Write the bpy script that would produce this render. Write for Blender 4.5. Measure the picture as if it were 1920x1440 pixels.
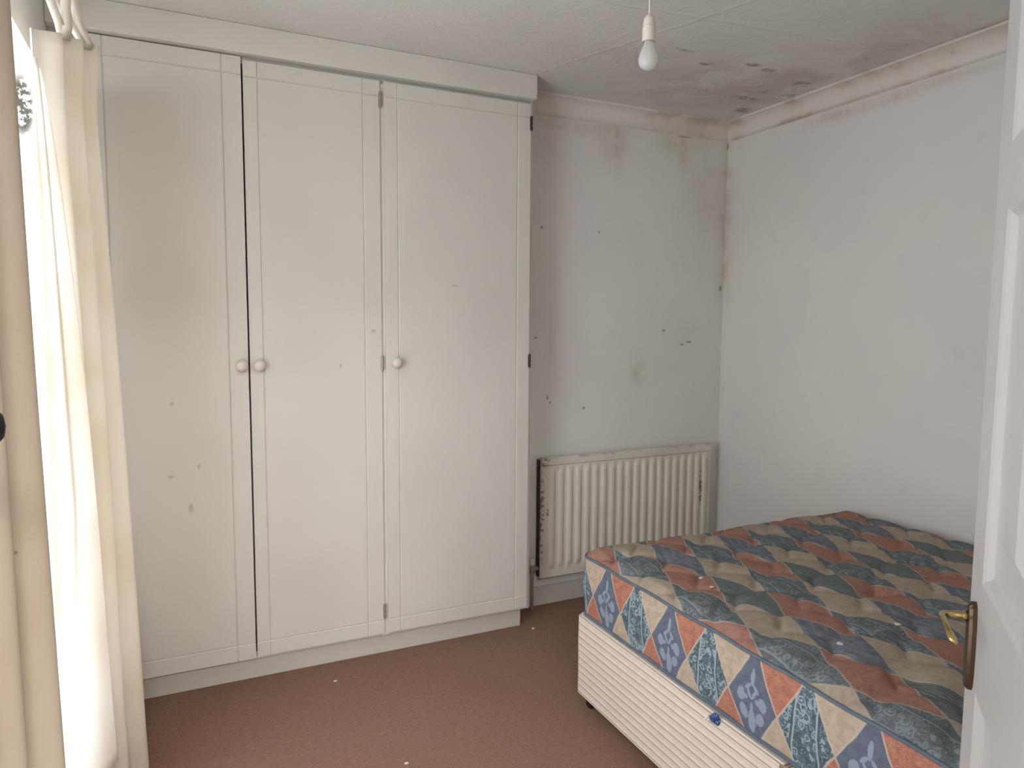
import bpy, bmesh, math, random
from mathutils import Vector, Matrix
random.seed(7)
C = bpy.context.scene.collection
S = bpy.context.scene
for o in list(bpy.data.objects): bpy.data.objects.remove(o)

# ------------------------------------------------------------------ camera
F_PX, YAW, PITCH, ROLL, CAM_H = 1320.4, 0.4415, 0.0885, 0.0067, 1.3758
cam = bpy.data.cameras.new('camera'); cam_o = bpy.data.objects.new('camera', cam); C.objects.link(cam_o)
fw = Vector((math.sin(YAW)*math.cos(PITCH), math.cos(YAW)*math.cos(PITCH), -math.sin(PITCH)))
rt = Vector((math.cos(YAW), -math.sin(YAW), 0)); up = rt.cross(fw)
r2 = math.cos(ROLL)*rt + math.sin(ROLL)*up; u2 = -math.sin(ROLL)*rt + math.cos(ROLL)*up
m = Matrix((r2, u2, -fw)).transposed().to_4x4(); m.translation = Vector((0, 0, CAM_H)); cam_o.matrix_world = m
cam.sensor_fit = 'HORIZONTAL'; cam.sensor_width = 36; cam.lens = F_PX/1920*36; cam.clip_start = 0.02
S.camera = cam_o
# ------------------------------------------------------------------ sky, light, exposure
W = bpy.data.worlds.new('overcast_sky'); S.world = W; W.use_nodes = True
bg = W.node_tree.nodes['Background']; bg.inputs[0].default_value = (0.90, 0.955, 1.0, 1); bg.inputs[1].default_value = 6.0
S.view_settings.view_transform = 'Standard'; S.view_settings.look = 'None'
S.view_settings.gamma = 1; S.view_settings.exposure = 0.27
try: S.view_settings.use_curve_mapping = False
except Exception: pass
def area(name, loc, rot, sx, sy, power, col=(1, 1, 1), portal=False):
    l = bpy.data.lights.new(name, 'AREA'); l.shape = 'RECTANGLE'; l.size = sx; l.size_y = sy; l.energy = power; l.color = col
    o = bpy.data.objects.new(name, l); C.objects.link(o); o.location = loc; o.rotation_euler = rot
    if portal: l.cycles.is_portal = True
    return o
# room
XL, XR, YF, YB, H = -0.35, 2.6458, 0.14, 2.9575, 2.40
WY0, WY1, WZ0, WZ1 = 0.55, 2.60, 0.25, 2.12        # window opening in wall_left
area('window_portal', (XL-0.27, (WY0+WY1)/2, (WZ0+WZ1)/2), (0, -math.pi/2, 0), WZ1-WZ0, WY1-WY0, 1, portal=True)
area('hall_fill_light', (-0.05, -1.3, 2.33), (0, 0, 0), 0.8, 0.8, 75, (0.97, 0.98, 1.0))  # unseen fill added behind the camera to brighten wardrobe and back wall

# ------------------------------------------------------------------ node expression helper
class X:
    nt = None
    def __init__(s, v): s.v = v
    @staticmethod
    def m(op, *a, clamp=False):
        n = X.nt.nodes.new('ShaderNodeMath'); n.operation = op; n.use_clamp = clamp
        for i, q in enumerate(a):
            if isinstance(q, X): X.nt.links.new(q.v, n.inputs[i])
            else: n.inputs[i].default_value = float(q)
        return X(n.outputs[0])
    def __add__(a, b): return X.m('ADD', a, b)
    __radd__ = __add__
    def __sub__(a, b): return X.m('SUBTRACT', a, b)
    def __rsub__(a, b): return X.m('SUBTRACT', b, a)
    def __mul__(a, b): return X.m('MULTIPLY', a, b)
    __rmul__ = __mul__
    def __truediv__(a, b): return X.m('DIVIDE', a, b)
    def __lt__(a, b): return X.m('LESS_THAN', a, b)
    def __gt__(a, b): return X.m('GREATER_THAN', a, b)
def fl(a): return X.m('FLOOR', a)
def ab(a): return X.m('ABSOLUTE', a)
def mx(a, b): return X.m('MAXIMUM', a, b)
def mn(a, b): return X.m('MINIMUM', a, b)
def clamp(a): return X.m('ADD', a, 0.0, clamp=True)
def sinx(a): return X.m('SINE', a)
def cosx(a): return X.m('COSINE', a)
def sq(a): return X.m('MULTIPLY', a, a)
def sqrt(a): return X.m('SQRT', a)
def expx(a): return X.m('EXPONENT', a)
def par(a): return X.m('FLOORED_MODULO', a, 2.0)
def sstep(a, lo, hi):                                 # smooth 0..1 as a goes lo -> hi
    n = X.nt.nodes.new('ShaderNodeMapRange'); n.interpolation_type = 'SMOOTHSTEP'
    X.nt.links.new(a.v, n.inputs[0]); n.inputs[1].default_value = lo; n.inputs[2].default_value = hi
    return X(n.outputs[0])
def comb(x, y, z=0.0):
    n = X.nt.nodes.new('ShaderNodeCombineXYZ')
    for i, q in enumerate((x, y, z)):
        if isinstance(q, X): X.nt.links.new(q.v, n.inputs[i])
        else: n.inputs[i].default_value = q
    return n.outputs[0]
def coords(kind='Object', uv=None):
    if uv:
        n = X.nt.nodes.new('ShaderNodeUVMap'); n.uv_map = uv; out = n.outputs[0]
    else:
        n = X.nt.nodes.new('ShaderNodeTexCoord'); out = n.outputs[kind]
    s = X.nt.nodes.new('ShaderNodeSeparateXYZ'); X.nt.links.new(out, s.inputs[0])
    return out, X(s.outputs[0]), X(s.outputs[1]), X(s.outputs[2])
def noise(vec, scale, detail=2.0, rough=0.5, dist=0.0):
    n = X.nt.nodes.new('ShaderNodeTexNoise'); n.inputs['Scale'].default_value = scale
    n.inputs['Detail'].default_value = detail; n.inputs['Roughness'].default_value = rough; n.inputs['Distortion'].default_value = dist
    X.nt.links.new(vec, n.inputs['Vector']); return X(n.outputs[0])
def voro(vec, scale):
    n = X.nt.nodes.new('ShaderNodeTexVoronoi'); n.inputs['Scale'].default_value = scale
    X.nt.links.new(vec, n.inputs['Vector']); return X(n.outputs[0])
def rgb(c):
    def s(v): v /= 255.; return v/12.92 if v <= .04045 else ((v+.055)/1.055)**2.4
    return (s(c[0]), s(c[1]), s(c[2]), 1)
def mixc(f, a, b):
    n = X.nt.nodes.new('ShaderNodeMix'); n.data_type = 'RGBA'; n.clamp_factor = True
    if isinstance(f, X): X.nt.links.new(f.v, n.inputs[0])
    else: n.inputs[0].default_value = f
    for i, q in ((6, a), (7, b)):
        if isinstance(q, tuple): n.inputs[i].default_value = q
        else: X.nt.links.new(q, n.inputs[i])
    return n.outputs[2]
def mat(name, rough=0.6, spec=0.5, metal=0.0):
    M = bpy.data.materials.new(name); M.use_nodes = True; X.nt = M.node_tree
    p = M.node_tree.nodes['Principled BSDF']; p.inputs['Roughness'].default_value = rough
    p.inputs['Specular IOR Level'].default_value = spec; p.inputs['Metallic'].default_value = metal
    return M, p
def setc(p, c):
    if isinstance(c, tuple): p.inputs['Base Color'].default_value = c
    else: X.nt.links.new(c, p.inputs['Base Color'])
def bump(p, h, strength=0.5, dist=0.002):
    b = X.nt.nodes.new('ShaderNodeBump'); b.inputs['Strength'].default_value = strength; b.inputs['Distance'].default_value = dist
    X.nt.links.new(h.v, b.inputs['Height']); X.nt.links.new(b.outputs[0], p.inputs['Normal'])
def blob(cx, cy, cz, px, py, pz, rx, ry, rz):         # soft ellipsoidal spot around a place
    d = sq((px-cx)/rx)+sq((py-cy)/ry)+sq((pz-cz)/rz)
    return expx(d*-1.0)

# ------------------------------------------------------------------ materials
STAIN = rgb((150, 118, 66)); MOULD = rgb((70, 62, 55))
def m_wall():
    M, p = mat('painted_wallpaper', 0.75, 0.25)
    v, x, y, z = coords('Object')
    n1 = noise(v, 1.6, 3); n2 = noise(v, 9, 4, .6); n3 = noise(v, 30, 3, .6)
    c = mixc(sstep(n1, .35, .65), rgb((228, 223, 220)), rgb((231, 229, 222)))
    c = mixc(sstep(n2, .55, .8)*.10, c, rgb((188, 182, 174)))
    def S_(a, b, cc, r, k):                           # add a yellow damp stain
        return blob(a, b, cc, x, y, z, *r)*k
    irr = sstep(n2*.6+n3*.4, .36, .62)
    # damp in the far corner, top to half height, streaks under the coving, spot above the radiator
    corner = expx(sq((x-XR)/.05)*-1.0)*expx(sq((y-YB)/.06)*-1.0)*sstep(z, 1.25, 1.75)*.9
    s = corner*(sstep(noise(v, 7, 3), .33, .6))
    for a in ((1.93, YB, 2.26, (.07, .2, .10), .75), (1.96, YB, 2.20, (.03, .2, .13), .5), (2.30, YB, 2.28, (.12, .2, .05), .8), (2.36, YB, 2.22, (.03, .2, .08), .7),
              (1.45, YB, 2.22, (.16, .2, .12), .3), (1.72, YB, 2.29, (.25, .2, .03), .5), (2.10, YB, 1.13, (.035, .2, .07), .6), (2.13, YB, 1.10, (.09, .2, .12), .2), (2.42, YB, 1.31, (.08, .2, .06), .3),
              (XR, 2.15, 2.29, (.2, .30, .025), .9), (XR, 1.72, 2.30, (.2, .2, .02), .4), (2.5, YB, 2.1, (.12, .2, .4), .25), (1.42, YB, 1.5, (.05, .2, .7), .1)):
        s = s+S_(a[0], a[1], a[2], a[3], a[4])
    c = mixc(clamp(s*(irr*.7+.3))*.42, c, STAIN)
    # small scuffs and nail marks
    k = None
    for a in ((1.585, YB, 1.015, (.006, .1, .016)), (1.60, YB, .99, (.008, .1, .006)), (1.788, YB, .955, (.009, .1, .009)), (2.425, YB, 1.275, (.02, .1, .007)), (2.38, YB, 1.262, (.015, .1, .006)),
              (1.545, YB, 1.815, (.008, .1, .008)), (1.86, YB, 1.81, (.006, .1, .009)), (1.43, YB, 1.83, (.006, .1, .008)), (1.43, YB, .84, (.008, .1, .008)), (2.26, YB, 1.335, (.012, .1, .008)),
              (XR, YB-.0, 2.30, (.008, .008, .02)), (2.36, YB, 2.317, (.05, .1, .004)), (XR, 1.02, 2.13, (.1, .016, .006)), (2.625, YB, 1.56, (.01, .1, .016)), (1.52, YB, 1.3, (.01, .1, .006))):
        q = sstep(blob(a[0], a[1], a[2], x, y, z, *a[3]), .25, .7)
        k = q if k is None else mx(k, q)
    c = mixc(k*.6, c, rgb((104, 92, 82)))
    # black mould and flaking on the window reveal
    q = sstep(blob(-.405, 2.6, 2.01, x, y, z, .035, .06, .10), .15, .7)*sstep(noise(v, 45, 4, .7), .40, .52)
    c = mixc(q*.95, c, rgb((60, 58, 52)))
    setc(p, c); bump(p, noise(v, 120, 3, .6)*.5+noise(v, 14, 2)*.8, .35, .003)
    return M
def m_ceiling():
    M, p = mat('old_ceiling_paper', 0.85, 0.2)
    v, x, y, z = coords('Object')
    n1 = noise(v, 2.2, 4, .6); n2 = noise(v, 12, 4, .65); n4 = noise(v, 5, 5, .6, .6)
    c = mixc(sstep(n1, .3, .7), rgb((214, 211, 206)), rgb((221, 217, 213)))
    # pinkish brown damp with darker mould freckles near the corner
    d = blob(2.15, 2.5, H, x, y, z, .42, .34, 1)+blob(2.42, 1.9, H, x, y, z, .22, .7, 1)*.8+blob(1.6, 2.35, H, x, y, z, .3, .1, 1)*.3
    c = mixc(clamp(d)*sstep(n4, .30, .62)*.4, c, rgb((158, 132, 122)))
    f = clamp(blob(2.12, 2.42, H, x, y, z, .32, .16, 1)+blob(2.5, 2.2, H, x, y, z, .1, .7, 1))*sstep(n2, .58, .70)
    c = mixc(f*.4, c, rgb((104, 82, 76)))
    k = None
    for a in ((2.10, 2.22, .05, .02), (2.2, 2.24, .05, .022), (1.93, 2.3, .06, .012), (1.75, 2.22, .06, .015), (2.38, 2.55, .08, .03), (2.52, 1.18, .03, .05), (2.5, 2.7, .05, .05), (2.45, 2.3, .05, .04)):
        q = blob(a[0], a[1], H, x, y, z, a[2], a[3], 1); k = q if k is None else mx(k, q)
    n2 = noise(v, 26, 5, .7)
    c = mixc(sstep(k, .2, .9)*sstep(n2, .40, .58)*.6, c, rgb((104, 84, 72)))
    e = expx(sq((x-(XR-.085))/.02)*-1.0)*sstep(noise(v, 3.2, 3), .48, .66)
    c = mixc(e*.55, c, rgb((152, 128, 84)))
    setc(p, c)
    # lining-paper seams and a roughly troweled surface
    seam = expx(sq(((y-2.02)-(x-1.2)*-.12+(n4-.5)*.05)/.008)*-1.0)+expx(sq(((x-1.62)+(y-2.0)*.35+(n4-.5)*.06)/.008)*-1.0)+expx(sq((y-1.46+(n4-.5)*.03)/.007)*-1.0)
    bump(p, noise(v, 60, 3, .6)*.35+n4*1.6+seam*.35, .6, .006)
    return M
def m_coving():
    M, p = mat('coving_paint', 0.7, 0.3)
    v, x, y, z = coords('Object')
    n = noise(v, 3.4, 4, .6); n2 = noise(v, 14, 3, .6)
    c = mixc(sstep(n, .35, .7), rgb((228, 222, 217)), rgb((222, 214, 208)))
    e = (expx(sq((z-2.326)/.014)*-1.0)+expx(sq((z-2.392)/.016)*-1.0))*sstep(n, .5, .62)
    s = blob(2.38, YB, 2.34, x, y, z, .16, .2, .06)*.6+blob(XR, 2.3, 2.32, x, y, z, .2, .3, .02)+blob(XR, 1.6, 2.38, x, y, z, .2, .5, .03)*.6+blob(1.42, YB, 2.36, x, y, z, .12, .2, .1)*.6
    c = mixc(clamp(e*.7+s*(n2*1.1))*.5, c, rgb((158, 130, 82)))
    c = mixc(sstep(n2, .62, .75)*.25, c, rgb((150, 132, 122)))
    setc(p, c); bump(p, n2*.6, .3, .003)
    return M
def m_paint(name, col, rough=.42, spec=.5, dirt=.25, marks=()):
    M, p = mat(name, rough, spec)
    v, x, y, z = coords('Object')
    n = noise(v, 3.0, 3); n2 = noise(v, 22, 4, .65)
    c = mixc(sstep(n, .35, .7)*.5, rgb(col), rgb(tuple(int(q*.965) for q in col)))
    c = mixc(sstep(n2, .66, .80)*dirt, c, rgb((150, 138, 120)))
    k = None
    for a in marks:
        q = sstep(blob(a[0], 2.73, a[1], x, y, z, a[2], .2, a[3]), .25, .8); k = q if k is None else mx(k, q)
    if k is not None: c = mixc(k*.38, c, rgb((124, 112, 100)))
    setc(p, c); bump(p, noise(v, 90, 2)*.4, .12, .002)
    return M
def m_carpet():
    M, p = mat('brown_carpet', 1.0, 0.05)
    v, x, y, z = coords('Object')
    n = noise(v, 230, 3, .7); n2 = noise(v, 2.2, 3, .5); n3 = noise(v, 45, 3, .6)
    c = mixc(sstep(n, .3, .7), rgb((120, 88, 68)), rgb((174, 132, 108)))
    c = mixc(sstep(n3, .35, .65)*.45, c, rgb((128, 92, 72)))
    c = mixc(sstep(n2, .4, .65)*.30, c, rgb((140, 108, 78)))
    c = mixc(sstep(voro(v, 30), .045, .02)*sstep(noise(v, 9, 1), .62, .7), c, rgb((205, 190, 175)))
    p.inputs['Sheen Weight'].default_value = .15
    setc(p, c); bump(p, n*1.2+n3*.6, .8, .006)
    return M
def fabric_pattern(M, p, w, L, bulge, uvname, wear):
    X.nt = M.node_tree
    v, u, vv, _ = coords(uv=uvname)
    nz = noise(comb(u, vv), 30, 2)
    u = u+(nz-.5)*.004; vv = vv+(noise(comb(u, vv, 3.3), 26, 2)-.5)*.006
    s = vv/L
    if bulge:
        f = s-fl(s+.5)                                 # -.5..+.5
        a = ab(f); a2 = a*(1-bulge)+(1-cosx(a*math.pi))*(.5*bulge)
        s = fl(s+.5)+a2*X.m('SIGN', f)
    a = u/w+s+.5; b = u/w-s+.5
    i = fl(a); j = fl(b); fa = a-i; fb = b-j
    n_ = (i+j)*.5; m_ = (i-j)*.5
    odd = par(i+j)                                     # 1 : motif row
    ieven = par(i) if bulge else 1-par(i)
    pl = u-n_*w; ql = vv-m_*L                          # local coords in metres
    # ground colours
    grain = noise(comb(u, vv, 1.0), 260, 3, .7); soft = noise(comb(u, vv, 2.0), 45, 3, .6, .8)
    curl = noise(comb(u, vv, 5.0), 62, 1.5, .5, 1.1)
    lines = sstep(ab(X.m('FRACT', curl*7.0)-.5), .10, .22)   # contour lines read as scrollwork
    lines = 1-lines
    red = mixc(sstep(soft, .3, .7), rgb((158, 92, 80)), rgb((184, 118, 98)))
    red = mixc(lines*.55, red, rgb((206, 150, 112)))
    tan = mixc(sstep(soft, .35, .65), rgb((178, 160, 138)), rgb((196, 178, 158)))
    tan = mixc(lines*.18, tan, rgb((206, 178, 150)))
    main = mixc(ieven, tan, red)
    slate = mixc(sstep(soft, .3, .7), rgb((84, 94, 114)), rgb((98, 110, 130)))
    # fleur-de-lis from petals
    def ell(cx, cy, rx, ry, ang=0.0, mirror=True):
        px = ab(pl) if mirror else pl
        dx = px-cx; dy = ql-cy; ca, sa = math.cos(ang), math.sin(ang)
        return sq((dx*ca+dy*sa)/rx)+sq((dy*ca-dx*sa)/ry)
    k = L/.36
    d = ell(0, .060*k, .0068, .022*k)                  # tip petal
    d = mn(d, ell(.013, .034*k, .0050, .013*k, .75)); d = mn(d, ell(.0085, .018*k, .0045, .016*k, -.5))
    d = mn(d, ell(.036, .004*k, .0135, .0185*k, .25)); d = mn(d, ell(.020, .004*k, .0085, .0065*k, -.4))
    d = mn(d, ell(0, -.052*k, .0125, .030*k)); d = mn(d, ell(0, -.022*k, .0050, .020*k))
    d = mn(d, ell(.027, -.037*k, .0125, .0190*k, -.45))
    fl_ = 1-sstep(d+(noise(comb(u, vv, 7.), 120, 2)-.5)*.7, .75, 1.2)
    slate = mixc(fl_*(.85 if bulge else .3), slate, rgb((150, 164, 184)))
    if not bulge:                                      # arched bands in the slate diamonds of the top
        arc = sstep(ab(X.m('FRACT', sqrt(sq(pl-.06)+sq(ql*.6))*38+(soft-.5)*1.2)-.5), .30, .42)
        slate = mixc(arc*.75, slate, rgb((130, 146, 160)))
    teal = mixc(sstep(soft, .3, .7), rgb((58, 82, 92)), rgb((82, 104, 114)))
    wv = comb(u+(noise(comb(u, vv, 4.), 35, 2)-.5)*.018, vv+(noise(comb(u, vv, 8.), 35, 2)-.5)*.018)
    cell = voro(wv, 42)
    rings = 1-sstep(ab(cell-.36), .05, .10); dot = 1-sstep(cell, .10, .16)
    curl2 = noise(comb(u, vv, 9.0), 46, 1.0, .5, 1.2)
    l2 = mx(mx(rings, dot), 1-sstep(ab(X.m('FRACT', curl2*4.0)-.5), .05, .11))
    bars = 1-sstep(ab(ab(pl)-.034+sinx(ql*26)*.004), .0014, .0034)
    band = 1-sstep(ab(ab(pl)-.040+sinx(ql*26)*.004), .002, .0045)
    l2 = l2*(1-band)
    teal = mixc(clamp(mx(l2*(.85 if bulge else .5), bars*(1 if bulge else .6))), teal, rgb((160, 180, 190)))
    green = mixc(sstep(soft, .35, .6), rgb((52, 74, 74)), rgb((78, 102, 102)))
    st_ = sstep(sinx((pl*2.2+ql*.9+soft*.035)*260), .1, .7)
    green = mixc(st_*.8, green, rgb((122, 140, 146)))
    nprime = (i+j-1)*.5
    isscroll = 1-par(nprime) if bulge else par(nprime)
    if bulge: other = slate
    else: other = mixc(par((i-j-1)*.5), slate, green)
    motif = mixc(isscroll, other, teal)
    c = mixc(odd, main, motif)
    # cream stitched outline between the diamonds
    e = mn(mn(fa, 1-fa), mn(fb, 1-fb))
    dots = sstep(sinx(vv*1500)*.5+.5, .1, .5)
    c = mixc((1-sstep(e, .010, .026))*(dots*.5+.4), c, rgb((205, 192, 176)))
    c = mixc(sstep(grain, .35, .75)*.22, c, rgb((150, 140, 128)))
    c = mixc(wear, c, rgb((134, 130, 124)))
    setc(p, c); bump(p, grain, .25, .0015)
def m_stripes():
    M, p = mat('striped_divan_cloth', 0.9, 0.1)
    v, x, y, z = coords('Object')
    n = noise(v, 50, 3, .6)
    t = X.m('FRACT', (z+(noise(v, 2.5, 2)-.5)*.004)/.025)
    dk = (1-sstep(ab(t-.5), .04, .10))
    t2 = X.m('FRACT', (z+.008)/.025); pale = (1-sstep(ab(t2-.5), .10, .22))
    c = mixc(sstep(n, .3, .7), rgb((224, 213, 202)), rgb((230, 221, 211)))
    c = mixc(pale*.45, c, rgb((206, 186, 164)))
    c = mixc(dk*.8, c, rgb((158, 132, 118)))
    setc(p, c); bump(p, noise(v, 400, 2)*.5-dk*1.5, .4, .003)
    return M
def m_curtain(name, col, tr=.45):
    M, p = mat(name, .95, .1)
    v, x, y, z = coords('Object')
    n = noise(v, 240, 2, .7); n2 = noise(v, 5, 3)
    c = mixc(sstep(n2, .4, .7)*.4, rgb(col), rgb((int(col[0]*.96), int(col[1]*.93), int(col[2]*.87))))
    c = mixc(sstep(voro(v, 14), .05, .03)*sstep(noise(v, 7, 2), .55, .6)*.6, c, rgb((120, 100, 76)))
    setc(p, c); bump(p, n, .3, .0015)
    t = X.nt.nodes.new('ShaderNodeBsdfTranslucent')
    if isinstance(c, tuple): t.inputs[0].default_value = c
    else: X.nt.links.new(c, t.inputs[0])
    mix = X.nt.nodes.new('ShaderNodeMixShader'); mix.inputs[0].default_value = tr
    out = X.nt.nodes['Material Output']
    X.nt.links.new(p.outputs[0], mix.inputs[1]); X.nt.links.new(t.outputs[0], mix.inputs[2]); X.nt.links.new(mix.outputs[0], out.inputs[0])
    return M
def m_plain(name, col, rough=.5, spec=.5, metal=0., bs=0, bscale=80):
    M, p = mat(name, rough, spec, metal); v, x, y, z = coords('Object')
    n = noise(v, 18, 3)
    setc(p, mixc(sstep(n, .3, .7), rgb(col), rgb(tuple(int(q*.93) for q in col))))
    if bs: bump(p, noise(v, bscale, 3), bs, .002)
    return M
def m_glass():
    M, p = mat('window_glass', .02, .5); nt = M.node_tree
    t = nt.nodes.new('ShaderNodeBsdfTransparent'); g = nt.nodes.new('ShaderNodeBsdfGlossy'); g.inputs['Roughness'].default_value = .02
    mix = nt.nodes.new('ShaderNodeMixShader'); mix.inputs[0].default_value = .06
    nt.links.new(t.outputs[0], mix.inputs[1]); nt.links.new(g.outputs[0], mix.inputs[2]); nt.links.new(mix.outputs[0], nt.nodes['Material Output'].inputs[0])
    return M
def m_bulb():
    M, p = mat('pearl_glass', .12, .6)
    v, x, y, z = coords('Object')
    setc(p, mixc(sstep(noise(v, 20, 2), .3, .7), rgb((236, 238, 232)), rgb((228, 230, 226))))
    p.inputs['Transmission Weight'].default_value = .4; p.inputs['IOR'].default_value = 1.15
    p.inputs['Coat Weight'].default_value = .6; p.inputs['Coat Roughness'].default_value = .03
    return M
def m_radiator():
    M, p = mat('radiator_enamel', .45, .5)
    v, x, y, z = coords('Object')
    n = noise(v, 6, 4, .6); n2 = noise(v, 60, 4, .7)
    c = mixc(sstep(n, .3, .7), rgb((226, 220, 210)), rgb((218, 211, 200)))
    chip = mx(mx(blob(2.475, 2.9, .50, x, y, z, .012, .1, .13), blob(1.53, 2.9, .45, x, y, z, .013, .1, .25)), mx(blob(1.56, 2.9, .47, x, y, z, .008, .1, .02)*1.2, blob(1.54, 2.9, .72, x, y, z, .03, .1, .03)))
    c = mixc(sstep(chip, .2, .8)*sstep(n2, .46, .56)*.9, c, rgb((84, 62, 46)))
    top = sstep(z, .722, .735)*sstep(noise(v, 9, 3), .5, .6)
    c = mixc(top*.5, c, rgb((140, 122, 96)))
    c = mixc(sstep(x, 1.68, 1.53)*.28, c, rgb((160, 146, 112)))
    setc(p, c)
    return M
marks_door = ((-.04, .82, .012, .008), (-.03, 1.08, .008, .008), (.05, .85, .006, .012), (.69, 1.335, .012, .008), (.56, 1.2, .006, .01), (1.03, 1.52, .016, .005), (.02, .7, .01, .02))
MT = dict(
    wall=m_wall(), ceiling=m_ceiling(), coving=m_coving(), carpet=m_carpet(),
    cupboard=m_paint('cream_cupboard_paint', (216, 211, 204), .40, .5, .12, marks_door),
    cupboard_inner=m_plain('bare_chipboard', (150, 140, 128), .8, .2),
    plinth=m_paint('plinth_paint', (205, 197, 188), .6, .3, .5),
    knob=m_plain('knob_paint', (224, 212, 202), .3, .6),
    white_door=m_paint('white_gloss_paint', (188, 185, 181), .33, .5, .12),
    upvc=m_plain('white_plastic', (235, 236, 238), .35, .5),
    skirt=m_paint('skirting_paint', (208, 202, 196), .5, .4, .5),
    radiator=m_radiator(), stripes=m_stripes(),
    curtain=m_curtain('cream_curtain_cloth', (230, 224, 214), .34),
    curtain_shaded=m_curtain('shaded_curtain_cloth', (206, 192, 174), .13),  # same cloth, darker and denser: near curtain's shade put into the colour
    lining=m_curtain('white_lining_cloth', (248, 245, 240), .45),
    brass=m_plain('polished_brass', (196, 176, 122), .18, .6, 1.0),
    dark_brass=m_plain('brown_brass', (96, 80, 66), .35, .5, .8),  # darker, browner brass for the handle plates
    steel=m_plain('old_steel', (176, 168, 158), .4, .5, .6),
    rust=m_plain('dark_rusty_steel', (72, 62, 50), .6, .4, .5),
    black=m_plain('black_plastic', (20, 20, 21), .45, .4),
    holder=m_plain('white_bakelite', (226, 218, 208), .3, .5),
    bulb=m_bulb(), glass=m_glass(),
    lint=m_plain('white_paper', (232, 228, 220), .8, .2),
    wrapper=m_plain('blue_foil', (70, 96, 150), .3, .6, .2, .6, 60),
    piping=m_plain('slate_piping_cloth', (104, 116, 128), .85, .2, 0, .4, 300),
)
Mt, pt = mat('harlequin_quilt_top', .92, .1); fabric_pattern(Mt, pt, .15, .335, 0, 'cloth', .36); MT['quilt'] = Mt
Mb, pb = mat('harlequin_border_cloth', .8, .2); fabric_pattern(Mb, pb, .165, .36, .75, 'cloth', .08); MT['border'] = Mb

# ------------------------------------------------------------------ mesh helpers
def box(bm, x0, x1, y0, y1, z0, z1):
    vs = [bm.verts.new((x, y, z)) for x in (x0, x1) for y in (y0, y1) for z in (z0, z1)]
    for f in ((0, 1, 3, 2), (4, 6, 7, 5), (0, 4, 5, 1), (2, 3, 7, 6), (0, 2, 6, 4), (1, 5, 7, 3)):
        bm.faces.new([vs[i] for i in f])
    return vs
def tube(bm, pts, r, n=10, cap=True):
    pts = [Vector(p) for p in pts]; rings = []
    rr = r if isinstance(r, (list, tuple)) else [r]*len(pts)
    ref = None
    for i, p in enumerate(pts):
        t = (pts[min(i+1, len(pts)-1)]-pts[max(i-1, 0)]).normalized()
        if ref is None: ref = Vector((0, 0, 1)) if abs(t.z) < .9 else Vector((1, 0, 0))
        a = (ref-t*ref.dot(t)).normalized(); b = t.cross(a); ref = a
        rings.append([bm.verts.new(p+(a*math.cos(q*2*math.pi/n)+b*math.sin(q*2*math.pi/n))*rr[i]) for q in range(n)])
    for i in range(len(rings)-1):
        for q in range(n): bm.faces.new((rings[i][q], rings[i][(q+1) % n], rings[i+1][(q+1) % n], rings[i+1][q]))
    if cap: bm.faces.new(rings[0][::-1]); bm.faces.new(rings[-1])
def closed_tube(bm, pts, r, n=8):
    pts = [Vector(p) for p in pts]; rings = []; N = len(pts)
    for i, p in enumerate(pts):
        t = (pts[(i+1) % N]-pts[i-1]).normalized(); a = Vector((0, 0, 1)); b = t.cross(a).normalized(); a = b.cross(t)
        rings.append([bm.verts.new(p+(a*math.cos(q*2*math.pi/n)+b*math.sin(q*2*math.pi/n))*r) for q in range(n)])
    for i in range(N):
        for q in range(n): bm.faces.new((rings[i][q], rings[i][(q+1) % n], rings[(i+1) % N][(q+1) % n], rings[(i+1) % N][q]))
def lathe(bm, prof, o, axis='z', n=24):              # prof : (radius, distance along axis)
    o = Vector(o)
    ax = {'z': Vector((0, 0, 1)), '-y': Vector((0, -1, 0))}[axis] if isinstance(axis, str) else Vector(axis).normalized()
    a = Vector((1, 0, 0)) if abs(ax.x) < .9 else Vector((0, 1, 0)); a = (a-ax*a.dot(ax)).normalized(); b = ax.cross(a); rings = []
    for r, h in prof:
        if r < 1e-6: rings.append([bm.verts.new(o+ax*h)])
        else: rings.append([bm.verts.new(o+ax*h+(a*math.cos(q*2*math.pi/n)+b*math.sin(q*2*math.pi/n))*r) for q in range(n)])
    for A, B in zip(rings, rings[1:]):
        for q in range(n):
            q2 = (q+1) % n
            if len(A) == 1 and len(B) == 1: continue
            if len(A) == 1: bm.faces.new((A[0], B[q], B[q2]))
            elif len(B) == 1: bm.faces.new((A[q], B[0], A[q2]))
            else: bm.faces.new((A[q], B[q], B[q2], A[q2]))
    for R_ in (rings[0], rings[-1]):
        if len(R_) > 1: bm.faces.new(R_)
def obj(name, bm, material, parent=None, smooth=False, bevel=0, kind=None):
    bmesh.ops.recalc_face_normals(bm, faces=bm.faces)
    me = bpy.data.meshes.new(name); bm.to_mesh(me); bm.free()
    me.materials.append(MT[material] if isinstance(material, str) else material)
    if smooth:
        for f in me.polygons: f.use_smooth = True
    o = bpy.data.objects.new(name, me); C.objects.link(o)
    if parent:
        o.parent = parent; o.matrix_parent_inverse = Matrix.Translation(parent.location).inverted() if not parent.get('_rot') else Matrix()
    if bevel:
        b = o.modifiers.new('bevel', 'BEVEL'); b.width = bevel; b.segments = 2; b.limit_method = 'ANGLE'; b.angle_limit = math.radians(40)
    if kind: o['kind'] = kind
    return o
def boxes(*bs):
    bm = bmesh.new()
    for b in bs: box(bm, *b)
    return bm
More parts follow.
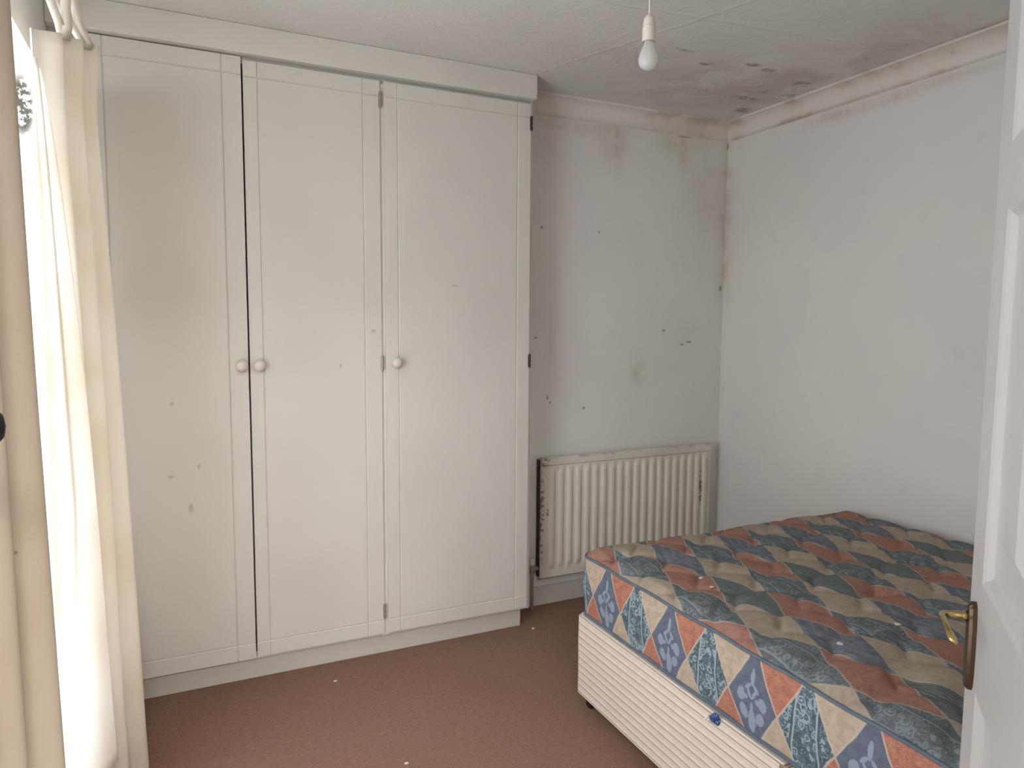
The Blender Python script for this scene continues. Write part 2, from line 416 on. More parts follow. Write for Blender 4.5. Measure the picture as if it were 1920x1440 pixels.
def thing(name, label, cat, loc, group=None, kind=None):
    o = bpy.data.objects.new(name, None); o.empty_display_size = .1; C.objects.link(o); o.location = loc
    if label: o['label'] = label
    if cat: o['category'] = cat
    if group: o['group'] = group
    if kind: o['kind'] = kind
    bpy.context.view_layer.update()
    return o
def tag(o, label, cat, group=None):
    o['label'] = label; o['category'] = cat
    if group: o['group'] = group
    return o

# ------------------------------------------------------------------ the room
T = .12
obj('floor', boxes((XL-.3, XR+T, -2.3, YB+T, -.08, 0)), 'carpet', kind='structure')
obj('ceiling', boxes((XL-.3, XR+T, -2.3, YB+T, H, H+.1)), 'ceiling', kind='structure')
obj('wall_back', boxes((XL-.3, XR+T, YB, YB+T, 0, H)), 'wall', kind='structure')
obj('wall_right', boxes((XR, XR+T, -2.3, YB, 0, H)), 'wall', kind='structure')
WX = XL-.28
obj('wall_left', boxes((WX, XL, -2.3, WY0, 0, H), (WX, XL, WY1, YB, 0, H), (WX, XL, WY0, WY1, 0, WZ0), (WX, XL, WY0, WY1, WZ1, H)), 'wall', kind='structure')
DX0, DX1, DZ = -.26, .535, 2.03
obj('wall_front', boxes((XL, DX0, .02, YF, 0, H), (DX1, XR, .02, YF, 0, H), (DX0, DX1, .02, YF, DZ, H)), 'wall', kind='structure')
obj('wall_hall', boxes((XL, XR, -2.3, -2.2, 0, H), (1.0, 1.1, -2.2, .02, 0, H)), 'wall', kind='structure')
# skirting
def skirt(bm, x0, x1, y0, y1):
    box(bm, x0, x1, y0, y1, 0, .093)
obj('baseboard_back', boxes((1.392, XR, YB-.016, YB, 0, .093)), 'skirt', bevel=.004, kind='structure')
obj('baseboard_right', boxes((XR-.016, XR, YF, YB-.016, 0, .093)), 'skirt', bevel=.004, kind='structure')
# coving : concave section swept along the back and right walls, mitred in the corner
CD, CZ = .081, .078
prof = [(0, -CZ), (.006, -CZ), (.008, -CZ+.006)]
for k in range(9):
    t = k/8*math.pi/2; prof.append((.008+(CD-.016)*(1-math.cos(t)), -CZ+.006+(CZ-.014)*math.sin(t)))
prof += [(CD, -.008), (CD, 0)]
bm = bmesh.new(); A, B = [], []
for d, h in prof: A.append(bm.verts.new((1.392, YB-d, H+h))); B.append(bm.verts.new((XR-d, YB-d, H+h)))
for i in range(len(prof)-1): bm.faces.new((A[i], A[i+1], B[i+1], B[i]))
bmesh.ops.subdivide_edges(bm, edges=[e for e in bm.edges if abs(e.verts[0].co.x-e.verts[1].co.x) > .5], cuts=20)
obj('trim_1', bm, 'coving', kind='structure', smooth=True)
bm = bmesh.new(); A, B = [], []
for d, h in prof: A.append(bm.verts.new((XR-d, YB-d, H+h))); B.append(bm.verts.new((XR-d, YF, H+h)))
for i in range(len(prof)-1): bm.faces.new((A[i], A[i+1], B[i+1], B[i]))
bmesh.ops.subdivide_edges(bm, edges=[e for e in bm.edges if abs(e.verts[0].co.y-e.verts[1].co.y) > .5], cuts=20)
obj('trim_2', bm, 'coving', kind='structure', smooth=True)
# window in the left wall: frame, mullion, panes
win = thing('window_1', None, None, (XL-.22, (WY0+WY1)/2, WZ0), kind='structure')
fx0, fx1 = XL-.25, XL-.19
bs = [(fx0, fx1, WY0, WY0+.06, WZ0, WZ1), (fx0, fx1, WY1-.06, WY1, WZ0, WZ1), (fx0, fx1, WY0+.06, WY1-.06, WZ0, WZ0+.07), (fx0, fx1, WY0+.06, WY1-.06, WZ1-.06, WZ1)]
ym = (WY0+WY1)/2; bs.append((fx0, fx1, ym-.035, ym+.035, WZ0+.07, WZ1-.06))
obj('window_frame', boxes(*bs), 'upvc', win, bevel=.005)
for a, b in ((WY0+.06, ym-.035), (ym+.035, WY1-.06)):
    obj('pane', boxes((XL-.224, XL-.218, a-.004, b+.004, WZ0+.066, WZ1-.056)), 'glass', win)
obj('window_sill', boxes((fx1, XL+.015, WY0, WY1, WZ0-.0, WZ0+.022)), 'upvc', win, bevel=.006)
# door frame of the doorway the photograph was taken from
obj('trim_3', boxes((DX0, DX0+.03, .02, YF, 0, DZ), (DX1-.03, DX1, .02, YF, 0, DZ), (DX0+.03, DX1-.03, .02, YF, DZ-.03, DZ)), 'white_door', bevel=.003, kind='structure')

# ------------------------------------------------------------------ fitted wardrobe
YD, YFA, ZB, ZT = 2.7322, 2.7022, .102, 2.288
wr = thing('wardrobe', 'cream fitted wardrobe with three tall grooved doors and round knobs against the back wall', 'wardrobe', ((XL+1.388)/2, YD+.02, 0))
obj('fascia', boxes((XL, 1.3863, YFA, YFA+.05, 2.302, 2.3995)), 'cupboard', wr, bevel=.003)
yc = YFA+.052
obj('carcass', boxes((XL, -.262, yc, YB, .0, 2.3995), (.712, .750, YD+.008, YB, .09, 2.28), (1.374, 1.390, yc-.006, YB, .088, 2.3995), (-.262, 1.374, yc, YB, 2.28, 2.3995), (-.262, 1.374, yc, YB, .085, .115)), 'cupboard', wr, bevel=.0015)
bm = boxes((XL, 1.362, YD+.045, YD+.065, 0, .0845))
obj('plinth', bm, 'plinth', wr, bevel=.002)
obj('side_plinth', boxes((1.348, 1.362, YD+.0655, YB, 0, .0845)), 'plinth', wr)
def door_mesh(x0, x1, z0, z1, gx, gz, y0, y1, gw=.0035, gd=.004):
    # board whose front carries V grooves at the x positions gx and the z positions gz
    bm = bmesh.new()
    xs = sorted({x0, x1} | {g+s for g in gx for s in (-gw, 0, gw)}); zs = sorted({z0, z1} | {g+s for g in gz for s in (-gw, 0, gw)})
    def dep(x, z):
        d = 0
        if any(abs(x-g) < 1e-6 for g in gx) or any(abs(z-g) < 1e-6 for g in gz): d = gd
        return d
    V = [[bm.verts.new((x, y0+dep(x, z), z)) for z in zs] for x in xs]
    for i in range(len(xs)-1):
        for j in range(len(zs)-1): bm.faces.new((V[i][j], V[i+1][j], V[i+1][j+1], V[i][j+1]))
    Bk = [[bm.verts.new((x, y1, z)) for z in zs] for x in xs]
    for i in range(len(xs)-1):
        for j in range(len(zs)-1): bm.faces.new((Bk[i][j], Bk[i][j+1], Bk[i+1][j+1], Bk[i+1][j]))
    for i in range(len(xs)-1):
        for j in (0, len(zs)-1): bm.faces.new((V[i][j], V[i+1][j], Bk[i+1][j], Bk[i][j]))
    for j in range(len(zs)-1):
        for i in (0, len(xs)-1): bm.faces.new((V[i][j], V[i][j+1], Bk[i][j+1], Bk[i][j]))
    return bm
def knob(parent, x, z, y=YD):
    bm = bmesh.new()
    lathe(bm, [(.0, -.001), (.016, -.001), (.017, .004), (.011, .009), (.010, .014), (.017, .018), (.0215, .024), (.0225, .030), (.019, .037), (.011, .041), (0, .0425)], (x, y, z), '-y', 28)
    return obj('knob', bm, 'knob', parent, smooth=True)
def hinge(parent, x, z, mname, y=YD):
    bm = bmesh.new()
    tube(bm, [(x, y-.003, z-.030), (x, y-.003, z+.030)], .0045, 10)
    for s in (-1, 0, 1): tube(bm, [(x, y-.003, z+s*.02-.003), (x, y-.003, z+s*.02+.003)], .0058, 10)
    box(bm, x-.006, x, y-.0015, y+.001, z-.026, z+.026)
    return obj('hinge', bm, mname, parent)
for (x0, x1, z0, z1, gx, gz, kx, hs) in (
    (-.258, .2262, .098, 2.297, (-.198, .163), (.158, 2.237), .202, ()),
    (.2325, .7225, ZB, ZT, (.281, .658), (.158, 2.233), .262, ((.7235, 2.218, 'steel'), (.7235, 1.21, 'steel'), (.7235, .196, 'steel'))),
    (.7385, 1.3710, ZB, ZT, (.793, 1.312), (.158, 2.233), .777, ((1.3735, 2.208, 'rust'), (1.3735, 1.207, 'rust')))):
    d = obj('door', door_mesh(x0, x1, z0, z1, gx, gz, YD, YD+.0175), "cupboard", wr)
    knob(d, kx, 1.210)
    for h in hs: hinge(d, *h)

# ------------------------------------------------------------------ radiator
ra = thing('radiator', 'cream panel radiator with vertical flutes and chipped edges, low on the back wall', 'radiator', (2.03, YB-.05, .13))
RX0, RX1, RZ0, RZ1, RY = 1.522, 2.545, .148, .735, 2.895
nf = 20; fx0r, fx1r = RX0+.035, RX1-.02; pitch = (fx1r-fx0r)/nf
xs = [RX0, RX0+.004, RX0+.012]
for k in range(nf):
    for q in (0, .18, .32, .44, .56, .68, .82): xs.append(fx0r+(k+q)*pitch)
xs += [fx1r, RX1-.012, RX1-.004, RX1]
def flute(x):
    if x < fx0r or x > fx1r: return 0
    t = ((x-fx0r)/pitch) % 1
    return max(0, min(1, (.5-abs(t-.5)-.16)/.18))*.011
zs = [RZ0, RZ0+.006, RZ0+.03, RZ0+.05, RZ0+.075, .3, .45, .6, RZ1-.075, RZ1-.052, RZ1-.040, RZ1-.034, RZ1-.008, RZ1]
def tap(z): return max(0, min(1, (z-RZ0-.042)/.03, (RZ1-.046-z)/.03))
def lip(x, z):
    e = min(x-RX0, RX1-x, z-RZ0, RZ1-z); return .008 if e < .001 else 0
bm = bmesh.new(); V = []
for x in xs:
    col = []
    for z in zs:
        y = RY-flute(x)*tap(z)+lip(x, z)
        if RZ1-.036 <= z <= RZ1-.006: y -= .007      # rolled top rail
        if z <= RZ0+.031 and z > RZ0+.001: y -= .002
        col.append(bm.verts.new((x, y, z)))
    V.append(col)
for i in range(len(xs)-1):
    for j in range(len(zs)-1): bm.faces.new((V[i][j], V[i+1][j], V[i+1][j+1], V[i][j+1]))
bd = [V[i][0] for i in range(len(xs))]+[V[-1][j] for j in range(1, len(zs))]+[V[i][-1] for i in range(len(xs)-2, -1, -1)]+[V[0][j] for j in range(len(zs)-2, 0, -1)]
bk = [bm.verts.new((v.co.x, RY+.014, v.co.z)) for v in bd]
for i in range(len(bd)): bm.faces.new((bd[i], bd[(i+1) % len(bd)], bk[(i+1) % len(bd)], bk[i]))
bm.faces.new(bk)
obj('panel', bm, 'radiator', ra)
obj('rear_panel', boxes((RX0, RX1, RY+.030, RY+.040, RZ0, RZ1-.006)), 'radiator', ra, bevel=.003)
bs = [(RX0-.0015, RX0+.0, RY+.006, RY+.040, RZ0+.01, RZ1-.01), (RX1, RX1+.0015, RY+.006, RY+.040, RZ0+.01, RZ1-.01)]
obj('end_plate', boxes(bs[0]), 'rust', ra); obj('end_plate', boxes(bs[1]), 'radiator', ra)
for x in (1.75, 2.3): obj('bracket', boxes((x-.012, x+.012, RY+.04, YB-.002, RZ0+.06, RZ1-.1)), 'radiator', ra)
bm = bmesh.new()
tube(bm, [(RX0-.002, RY+.022, RZ0+.05), (RX0-.030, RY+.022, RZ0+.05)], .011, 12)
tube(bm, [(RX0-.030, RY+.022, RZ0+.03), (RX0-.030, RY+.022, RZ0+.075)], [.012, .010], 12)
tube(bm, [(RX0-.030, RY+.022, RZ0+.03), (RX0-.030, RY+.022, .0)], .0075, 12)
obj('valve', bm, 'steel', ra, smooth=False)
bm = bmesh.new(); lathe(bm, [(.0, 0), (.012, 0), (.014, .006), (.013, .028), (.009, .033), (0, .034)], (RX0-.030, RY+.022, RZ0+.07), 'z', 16)
obj('valve_cap', bm, 'knob', ra, smooth=True)
bm = bmesh.new(); tube(bm, [(RX0-.001, RY+.012, RZ1-.035), (RX0-.013, RY+.012, RZ1-.035)], [.009, .006], 8); obj('bleed_plug', bm, 'rust', ra)

# ------------------------------------------------------------------ divan in two halves, mattress on top
MX0, MX1, MY0, MY1 = 1.2620, 2.6058, .180, 2.098
MZ0, MZ1 = .3446, .5648
YM = (MY0+MY1)/2
def rrect(x0, x1, y0, y1, rs, n=10, step=.03):
    # rounded rectangle, counter-clockwise from the near-left corner; rs = radii at (x0y0, x1y0, x1y1, x0y1)
    pts = []
    cs = ((x0+rs[0], y0+rs[0], math.pi, rs[0]), (x1-rs[1], y0+rs[1], -math.pi/2, rs[1]), (x1-rs[2], y1-rs[2], 0, rs[2]), (x0+rs[3], y1-rs[3], math.pi/2, rs[3]))
    for cx, cy, a, r in cs:
        for k in range(n+1):
            t = a+k/n*math.pi/2; pts.append(Vector((cx+r*math.cos(t), cy+r*math.sin(t), 0)))
    out = []
    for i, p in enumerate(pts):
        q = pts[(i+1) % len(pts)]; out.append(p); L_ = (q-p).length
        k = int(L_/step)
        for s in range(1, k): out.append(p.lerp(q, s/k))
    return out
for (y0, y1, lab, rs) in ((YM+.003, MY1+.004, 'far half of the cream striped divan base, under the mattress nearest the radiator', (.006, .006, .03, .03)),
                          (MY0, YM-.003, 'near half of the cream striped divan base, partly behind the open white door', (.03, .03, .006, .006))):
    dv = thing('divan_base', lab, 'bed base', ((MX0+MX1)/2, (y0+y1)/2, 0), group='two halves of the divan base')
    ring = rrect(MX0-.010, MX1, y0, y1, rs, 6, .06)
    bm = bmesh.new(); levels = []
    for z, inset in ((.052, .006), (.056, 0), (.15, 0), (.25, -.001), (.334, 0), (.3415, .006)):
        cx, cy = (MX0+MX1)/2, (y0+y1)/2
        levels.append([bm.verts.new((p.x+(inset if p.x < cx else -inset), p.y+(inset if p.y < cy else -inset), z)) for p in ring])
    for a, b in zip(levels, levels[1:]):
        for i in range(len(ring)): bm.faces.new((a[i], a[(i+1) % len(ring)], b[(i+1) % len(ring)], b[i]))
    bm.faces.new(levels[0][::-1]); bm.faces.new(levels[-1])
    obj('body', bm, 'stripes', dv)
    for cx in (MX0+.035, MX1-.06):
        for cy in (y0+.07, y1-.05):
            bm = bmesh.new()
            for s in (-.012, .012): lathe(bm, [(0, -.006), (.016, -.006), (.0195, -.002), (.0195, .002), (.016, .006), (0, .006)], (cx+s, cy, .0215), (1, 0, 0), 16)
            tube(bm, [(cx-.014, cy, .0215), (cx+.014, cy, .0215)], .004, 8); tube(bm, [(cx, cy+.0, .024), (cx, cy, .054)], .0075, 8)
            obj('castor', bm, 'black', dv)
    if y0 > 1:
        bm = boxes((MX0-.0118, MX0-.0105, y0-.0, y0+.012, .30, .338)); obj('link_plate', bm, 'steel', dv)

mt = thing('mattress', 'double mattress in blue, rust and tan harlequin cloth lying on the divan base', 'mattress', ((MX0+MX1)/2, YM, MZ0))
RC = .055
RS = (.05, .05, .05, .05)
def sink(x, y):                                      # sides of the mattress bow out a little at mid height
    return 0
# border band
ring = rrect(MX0, MX1, MY0, MY1, RS, 10, .03); N = len(ring)
per = [0]
for i in range(N): per.append(per[-1]+(ring[(i+1) % N]-ring[i]).length)
# arc length zero on the visible long side at y=2.0 (centre of a neck)
def nrm(i):
    t = (ring[(i+1) % N]-ring[i-1]).normalized(); return Vector((t.y, -t.x, 0))
bm = bmesh.new(); uvl = bm.loops.layers.uv.new('cloth'); rows = []
ZS = [MZ0+.004, MZ0+.02, MZ0+.05, MZ0+.08, MZ0+.11, MZ0+.14, MZ0+.17, MZ0+.195, MZ1-.008]
for z in ZS:
    t = (z-MZ0)/(MZ1-MZ0); rows.append([])
    for i, p in enumerate(ring):
        bulge = .010*math.sin(math.pi*t)+.0015*math.sin(per[i]*37+z*60)
        q = p+nrm(i)*(bulge-.006); rows[-1].append(bm.verts.new((q.x, q.y, z)))
# the left side runs from y=MY1 (start of edge) down to MY0; UV u measured so that u = 2.0-y there
iy = min(range(N), key=lambda i: (ring[i]-Vector((MX0, 1.0, 0))).length); u_off = per[iy]-(2.0-ring[iy].y)
for r in range(len(rows)-1):
    for i in range(N):
        i2 = (i+1) % N; f = bm.faces.new((rows[r][i], rows[r][i2], rows[r+1][i2], rows[r+1][i]))
        for l, (ii, rr) in zip(f.loops, ((i, r), (i+1, r), (i+1, r+1), (i, r+1))): l[uvl].uv = (per[ii]-u_off+.0825*2, ZS[rr]-.44+.18)
obj('border', bm, 'border', mt, smooth=True)
for z in (MZ1-.008, MZ0+.007):
    bm = bmesh.new(); closed_tube(bm, [(p.x+nrm(i).x*(-.003), p.y+nrm(i).y*(-.003), z+.0015*math.sin(per[i]*23)) for i, p in enumerate(ring)], .0048, 8)
    obj('piping', bm, 'piping', mt, smooth=True)
# quilted top: wavy stitch lines give soft pillows
bm = bmesh.new(); uvl = bm.loops.layers.uv.new('cloth')
NX, NY = 190, 260
def quilt_h(x, y):
    # ogee quilting: two families of wavy stitch lines
    a = (y-.18)/.165+.32*math.sin(2*math.pi*(x-1.27)/.31)
    b = (y-.18)/.165-.32*math.sin(2*math.pi*(x-1.27)/.31)+.5
    da = abs((a % 1)-.5)*2; db = abs((b % 1)-.5)*2   # 1 at the line
    h = (1-da**5)*(1-db**5)
    return h
def inside(px, py):                                  # distance to the rounded outline
    best = 1e9
    cx = min(max(px, MX0+RC), MX1-RC); cy = min(max(py, MY0+RC), MY1-RC)
    dx, dy = px-cx, py-cy
    if dx == 0 or dy == 0: return min(px-MX0, MX1-px, py-MY0, MY1-py)
    return RC-math.hypot(dx, dy)
def sp(t):                                           # finer samples near the rim
    return t-.06*math.sin(2*math.pi*t)/1.0
grid = []
for i in range(NX+1):
    col = []
    for j in range(NY+1):
        s, t = sp(i/NX), sp(j/NY)
        x = MX0+.003+(MX1-MX0-.006)*s; y = MY0+.003+(MY1-MY0-.006)*t
        # squash square grid into the rounded corners
        cx = min(max(x, MX0+RC), MX1-RC); cy = min(max(y, MY0+RC), MY1-RC); dx, dy = x-cx, y-cy
        if dx and dy:
            m_ = max(abs(dx), abs(dy)); h_ = math.hypot(dx, dy); k = m_/h_; x, y = cx+dx*k, cy+dy*k
        e = max(0, inside(x, y)); edge = 1-math.exp(-e/.035)
        z = MZ1-.009+.020*edge+.013*quilt_h(x, y)*min(1, e/.04)
        for (tx, ty) in ((1.395, 1.50), (1.455, 1.86), (1.335, 1.96), (1.86, 1.37), (1.60, 1.33), (1.99, 1.06), (2.2, 1.5), (1.73, 1.72), (1.45, .98), (2.1, 1.85)):
            z -= .016*math.exp(-((x-tx)**2+(y-ty)**2)/.0011)
        z += .003*math.sin(x*9+1)*math.sin(y*7)
        col.append(bm.verts.new((x, y, z)))
    grid.append(col)
for i in range(NX):
    for j in range(NY):
        f = bm.faces.new((grid[i][j], grid[i+1][j], grid[i+1][j+1], grid[i][j+1]))
        for l in f.loops: l[uvl].uv = (l.vert.co.x-1.41-(l.vert.co.y-1.68)*.045, l.vert.co.y-1.68)
obj('quilted_top', bm, 'quilt', mt, smooth=True)
bm = boxes((MX0+.03, MX1-.03, MY0+.03, MY1-.03, MZ0, MZ0+.006)); obj('underside', bm, 'border', mt)

# scraps lying about
def scrap(name, label, cat, x, y, z, s, mname='lint', group=None):
    bm = bmesh.new()
    bmesh.ops.create_icosphere(bm, subdivisions=2, radius=s)
    for v in bm.verts:
        k = 1+random.uniform(-.35, .35); v.co = Vector((v.co.x*k*1.3, v.co.y*k, v.co.z*k*.4)); v.co += Vector((x, y, z+s*.4))
    o = obj(name, bm, mname); tag(o, label, cat, group); return o
scrap('paper_scrap', 'white paper fleck on the mattress beside the rust diamond nearest the radiator', 'scrap', 1.447, 1.672, .583, .007)
scrap('paper_scrap', 'small white fleck on the mattress, just right of the larger white fleck', 'scrap', 1.425, 1.60, .583, .005)
scrap('paper_scrap', 'white fleck in the middle of the mattress, left of the brass door handle', 'scrap', 1.690, 1.185, .585, .007)
scrap('lint_ball', 'cream lint ball near the left edge of the mattress', 'lint', 1.452, 1.165, .585, .009, 'knob')
scrap('paper_scrap', 'white crumb on the carpet by the right end of the wardrobe plinth', 'scrap', 1.40, 2.72, .0, .006)
scrap('paper_scrap', 'white crumb on the carpet in front of the middle wardrobe door', 'scrap', .50, 2.62, .0, .005)
scrap('paper_scrap', 'white crumb on the open carpet near the bottom edge of the photo', 'scrap', .60, 2.02, .0, .005)
# blue and white twist of foil caught between mattress and base
bm = bmesh.new()
bmesh.ops.create_icosphere(bm, subdivisions=3, radius=.012)
for v in bm.verts:
    k = 1+random.uniform(-.3, .3); v.co = Vector((v.co.x*k*.8, v.co.y*k*1.3, v.co.z*k*1.1))+Vector((MX0-.012, 1.372, .334))
wp = tag(obj('foil_wrapper', bm, 'wrapper'), 'crumpled blue foil scrap tucked at the seam between the mattress and striped base', 'wrapper')
bm = bmesh.new()
bmesh.ops.create_icosphere(bm, subdivisions=2, radius=.008)
for v in bm.verts:
    k = 1+random.uniform(-.4, .4); v.co = v.co*k+Vector((MX0-.020, 1.395, .328))
obj('torn_end', bm, 'lint', wp)

# ------------------------------------------------------------------ pendant lamp
PX, PY = 1.1505, 1.6
pl_ = thing('pendant_lamp', 'bare light bulb in a white holder hanging on a thin cord', 'lamp', (PX, PY, H))
bm = bmesh.new(); tube(bm, [(PX, PY, H-.004), (PX+.001, PY, 2.30), (PX, PY, 2.182)], .0028, 8); obj('cord', bm, 'holder', pl_, smooth=True)
bm = bmesh.new(); lathe(bm, [(0, 0), (.036, 0), (.038, -.008), (.030, -.022), (.012, -.030), (0, -.030)], (PX, PY, H-.0005), 'z', 28); obj('ceiling_rose', bm, 'holder', pl_, smooth=True)
bm = bmesh.new()
lathe(bm, [(.0, .070), (.004, .0695), (.010, .066), (.0145, .058), (.0165, .046), (.0170, .040), (.0155, .0395), (.0155, .037), (.0175, .0365), (.0178, .010), (.0182, .004), (.0182, .0), (.0165, .0), (.0160, .006), (0, .006)], (PX, PY, 2.1155), 'z', 32)
obj('lamp_holder', bm, 'holder', pl_, smooth=False)
bm = bmesh.new()
lathe(bm, [(0, .012), (.0115, .012), (.0120, .0), (.0150, -.010), (.0195, -.022), (.0245, -.034), (.0272, -.046), (.0262, -.056), (.0215, -.0655), (.0120, -.0720), (0, -.0742)], (PX, PY, 2.1175), 'z', 36)
obj('bulb', bm, 'bulb', pl_, smooth=True)

# ------------------------------------------------------------------ curtains
RAILX, RAILZ = -.245, 2.205
rl = thing('curtain_rail', 'thin white curtain rail along the window wall above the cream curtains', 'curtain rail', (RAILX, 1.3, RAILZ))
bm = bmesh.new(); tube(bm, [(RAILX, .35, RAILZ), (RAILX, 2.16, RAILZ)], .011, 14); obj('pole', bm, 'upvc', rl, smooth=True)
for y in (.5, 1.5): obj('bracket', boxes((XL, RAILX-.008, y-.01, y+.01, RAILZ-.012, RAILZ+.004)), 'upvc', rl)
def curtain_mesh(cols, zs, base, fold, rise=0):
    """cloth hung from z=zs[0] down to zs[-1]; base(u,t) gives the line it follows, fold(u,t) the pleat offset along its normal"""
    bm = bmesh.new(); G = []
    for zi, z in enumerate(zs):
        t = zi/(len(zs)-1); row = []
        P = [Vector(base(u/cols, t)) for u in range(cols+1)]
        for u in range(cols+1):
            d = (P[min(u+1, cols)]-P[max(u-1, 0)]).normalized(); n = Vector((-d.y, d.x))
            q = P[u]+n*fold(u/cols, t); row.append(bm.verts.new((q.x, q.y, z+(rise*(1-t)**3*min(u/cols, .72) if rise else 0))))
        G.append(row)
    for a, b in zip(G, G[1:]):
        for i in range(cols): bm.faces.new((a[i], a[i+1], b[i+1], b[i]))
    return bm
def lerp(a, b, t): return a+(b-a)*t
def cloth_obj(name, bm, mname, parent):
    o = obj(name, bm, mname, parent, smooth=True)
    s = o.modifiers.new('thickness', 'SOLIDIFY'); s.thickness = .0018; s.offset = 0
    return o
def ribbon(bm, pts, w=.020):
    pts = [Vector(p) for p in pts]; prev = None
    for p in pts:
        a, b = bm.verts.new(p+Vector((-w*.5, -w*.25, 0))), bm.verts.new(p+Vector((w*.5, w*.25, 0)))
        if prev: bm.faces.new((prev[0], prev[1], b, a))
        prev = (a, b)
# far curtain, pulled to the wardrobe end
fc = thing('curtain', 'far cream tie-top curtain bunched beside the wardrobe, its white lining lit by the window', 'curtain', (-.22, 2.1, 0), group='pair of cream curtains')
def fc_base(u, t):
    xl = lerp(-.270, -.268, t)+.012*math.sin(math.pi*t); xr = lerp(-.206, -.146, t)+.022*math.exp(-(t/.05)**2)
    if u < .72:
        w = u/.72; return (lerp(xl, xr, w), lerp(1.96, 2.22, w)+.03*t*(w-.3))
    w = (u-.72)/.28                                  # unseen outer end, carried back to the wall to block window light
    return (lerp(xr, -.325, w**1.4), lerp(2.22+.021*t, 2.60, w))
def fc_fold(u, t):
    a = lerp(.020, .040, t)*(1 if u < .7 else 1-(u-.7)/.3*.8)
    return a*math.sin(u*2*math.pi*3.6+.6*math.sin(t*3)+.5)+.010*math.sin(u*23+t*4)*t
zsF = [2.03-k*(2.03-.035)/60 for k in range(61)]
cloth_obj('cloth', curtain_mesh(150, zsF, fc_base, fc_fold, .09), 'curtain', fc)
def ln_base(u, t):
    xl = lerp(-.272, -.252, t/.6) if t < .6 else lerp(-.252, -.300, (t-.6)/.4)
    return (lerp(xl, lerp(-.262, -.168, t**.75), u), lerp(1.86, 1.90, u)+.045*(2*u-.9)**2)
def ln_fold(u, t): return .006*math.sin(u*9+t*5)
zsL = [1.94-k*(1.94-.26)/50 for k in range(51)]
cloth_obj('lining', curtain_mesh(60, zsL, ln_base, ln_fold), 'lining', fc)
for k in range(2):
    u = .36+.30*k; b = fc_base(u, 0); b = (b[0]-.004, b[1]); bm = bmesh.new()
    for s in (-1, 1):
        ribbon(bm, [(b[0]+s*.002, b[1], 2.03+.07*u), (b[0]+s*.008, b[1]+s*.004, 2.09), (lerp(b[0], RAILX, .5)+s*.013, lerp(b[1], 2.05, .3)+s*.01, 2.13), (RAILX+s*.028, lerp(b[1], 2.05, .4)+s*.004, 2.205), (RAILX+s*.022, lerp(b[1], 2.05, .4), 2.222), (RAILX, lerp(b[1], 2.05, .4), 2.232)])
    cloth_obj('tie', bm, 'curtain', fc)
# near curtain
nc = thing('curtain', 'near cream curtain hanging at the left edge of the photo, in shade', 'curtain', (-.23, 1.1, 0), group='pair of cream curtains')
def nc_base(u, t):
    xr = lerp(-.196, -.150, t); yr = lerp(1.235, 1.15, t)
    return (lerp(-.265, xr, u), lerp(.84, yr, u))
def nc_fold(u, t):
    return lerp(.014, .022, t)*math.sin(u*2*math.pi*4.2+.8*t+1.2)+.005*math.sin(u*31+t*3)
zsN = [2.06-k*(2.06-.03)/60 for k in range(61)]
cloth_obj('cloth', curtain_mesh(150, zsN, nc_base, nc_fold), 'curtain_shaded', nc)
for k in range(4):
    u = .1+.25*k; b = nc_base(u, 0); bm = bmesh.new()
    for s in (-1, 1): ribbon(bm, [(b[0]+s*.003, b[1], 2.03), (b[0]+s*.008, b[1], 2.09), (RAILX+s*.028, b[1], 2.205), (RAILX+s*.022, b[1], 2.222), (RAILX, b[1], 2.232)])
    cloth_obj('tie', bm, 'curtain', nc)
# black holdback in front of the near curtain
hb = thing('curtain_holdback', 'black rounded curtain holdback at the left edge in front of the near curtain', 'curtain holdback', (XL, .80, 1.285))
bm = bmesh.new(); tube(bm, [(XL, .78, 1.272), (-.21, .78, 1.272), (-.180, .812, 1.272)], .007, 10); obj('stem', bm, 'black', hb, smooth=True)
bm = bmesh.new(); lathe(bm, [(0, 0), (.013, 0), (.017, .004), (.0185, .012), (.0175, .02), (.011, .026), (0, .028)], (-.181, .812, 1.272), (1, .25, 0), 24); obj('knob', bm, 'black', hb, smooth=True)

# ------------------------------------------------------------------ open six-panel door at the right
DW, DT, DHH = .762, .035, 1.985
ANG = math.radians(39.7)                             # leaf direction from +X
dr = thing('door_1', None, None, (.535, .180, .008), kind='structure')
# local frame: +x from hinge to leading edge, +y is the face seen in the photograph
def panel_face(bm, y0, sgn):
    # stiles, rails and six raised panels modelled on one skin
    st, mul = .084, .095
    px = [(st, (DW-mul)/2), ((DW+mul)/2, DW-st)]
    pz = [(.21, .820), (.987, 1.532), (1.621, 1.865)]
    prof_ = [(0, 0), (.006, -.003), (.016, -.011), (.020, -.012), (.070, -.012), (.084, -.005), (.086, -.0045)]
    xs_ = sorted({0, DW} | {a for p in px for a in p}); zs_ = sorted({0, DHH} | {a for p in pz for a in p})
    def isp(x, z): return any(a < x < b for a, b in px) and any(a < z < b for a, b in pz)
    for i in range(len(xs_)-1):
        for j in range(len(zs_)-1):
            x0, x1, z0, z1 = xs_[i], xs_[i+1], zs_[j], zs_[j+1]
            if not isp((x0+x1)/2, (z0+z1)/2):
                bm.faces.new([bm.verts.new((x, y0, z)) for x, z in ((x0, z0), (x1, z0), (x1, z1), (x0, z1))]); continue
            prev = None
            for ins, dep in prof_:
                r = [bm.verts.new((x, y0+sgn*dep, z)) for x, z in ((x0+ins, z0+ins), (x1-ins, z0+ins), (x1-ins, z1-ins), (x0+ins, z1-ins))]
                if prev:
                    for q in range(4): bm.faces.new((prev[q], prev[(q+1) % 4], r[(q+1) % 4], r[q]))
                prev = r
            bm.faces.new(prev)
bm = bmesh.new()
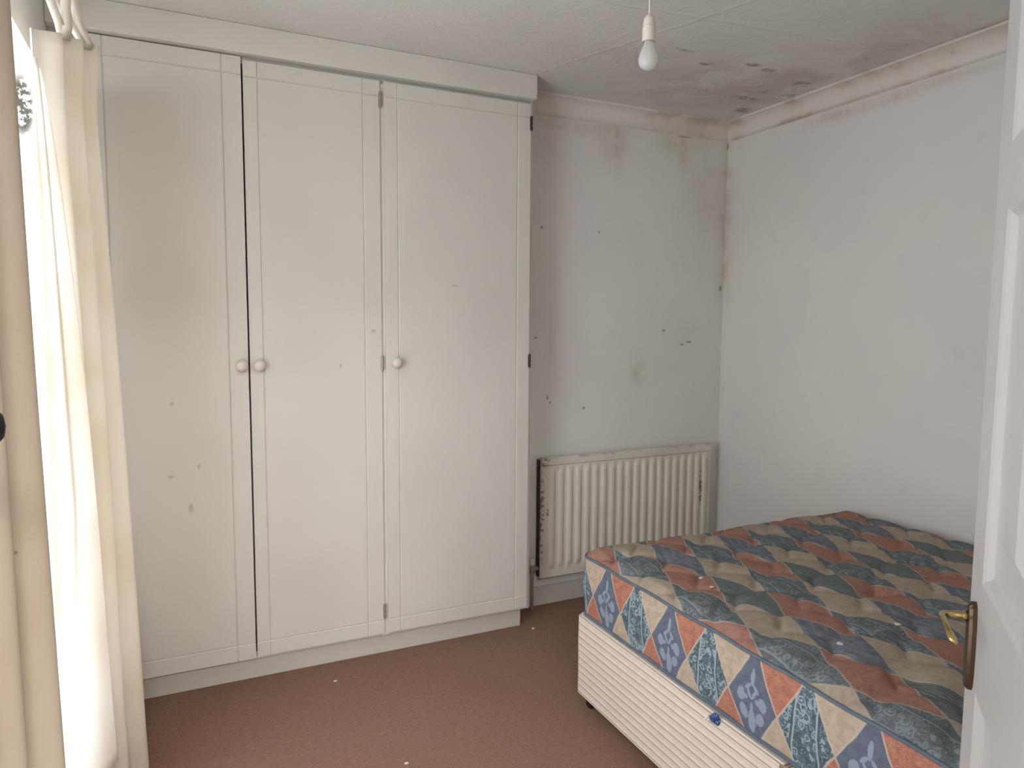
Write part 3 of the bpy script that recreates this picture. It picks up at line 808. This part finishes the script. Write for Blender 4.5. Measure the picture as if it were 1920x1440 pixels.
panel_face(bm, 0, 1); panel_face(bm, -DT, -1)
for (a, b) in (((0, 0), (DW, 0)), ((DW, 0), (DW, DHH)), ((DW, DHH), (0, DHH)), ((0, DHH), (0, 0))):
    bm.faces.new([bm.verts.new(p) for p in ((a[0], 0, a[1]), (b[0], 0, b[1]), (b[0], -DT, b[1]), (a[0], -DT, a[1]))])
bmesh.ops.remove_doubles(bm, verts=bm.verts, dist=1e-5)
dr['_rot'] = 1
leaf = obj('door_leaf', bm, 'white_door', dr)
def door_handle(side):
    s = side; y = 0 if s > 0 else -DT
    hx, hz = DW-.052, .925
    bm = bmesh.new()
    # backplate: long rounded plate
    n = 24; outl = []
    for k in range(n):
        t = 2*math.pi*k/n; outl.append((hx+.0180*math.copysign(abs(math.cos(t))**.7, math.cos(t)), hz-.045+.069*math.copysign(abs(math.sin(t))**.8, math.sin(t))))
    lv = []
    for dy, sc in ((0, 1), (.006, 1), (.010, .82), (.0105, .5)):
        lv.append([bm.verts.new((hx+(a-hx)*sc, y+s*dy, (hz-.052)+(b-(hz-.052))*(1-(1-sc)*.35))) for a, b in outl])
    for a, b in zip(lv, lv[1:]):
        for i in range(n): bm.faces.new((a[i], a[(i+1) % n], b[(i+1) % n], b[i]))
    bm.faces.new(lv[0]); bm.faces.new(lv[-1])
    h = obj('door_handle', bm, 'dark_brass', dr, smooth=False)
    bm = bmesh.new()
    tube(bm, [(hx, y+s*.008, hz), (hx, y+s*.018, hz), (hx, y+s*.033, hz-.001), (hx-.003, y+s*.042, hz-.001), (hx-.014, y+s*.046, hz-.001), (hx-.05, y+s*.046, hz+.003), (hx-.080, y+s*.044, hz+.001), (hx-.096, y+s*.041, hz-.004), (hx-.101, y+s*.038, hz-.006)],
         [.010, .0065, .0052, .0056, .0055, .0045, .0050, .0058, .003], 14)
    lvr = obj('lever', bm, 'brass', None, smooth=True); lvr.parent = h
    return h
door_handle(1); door_handle(-1)
dr.rotation_euler = (0, 0, ANG)
del dr['_rot']
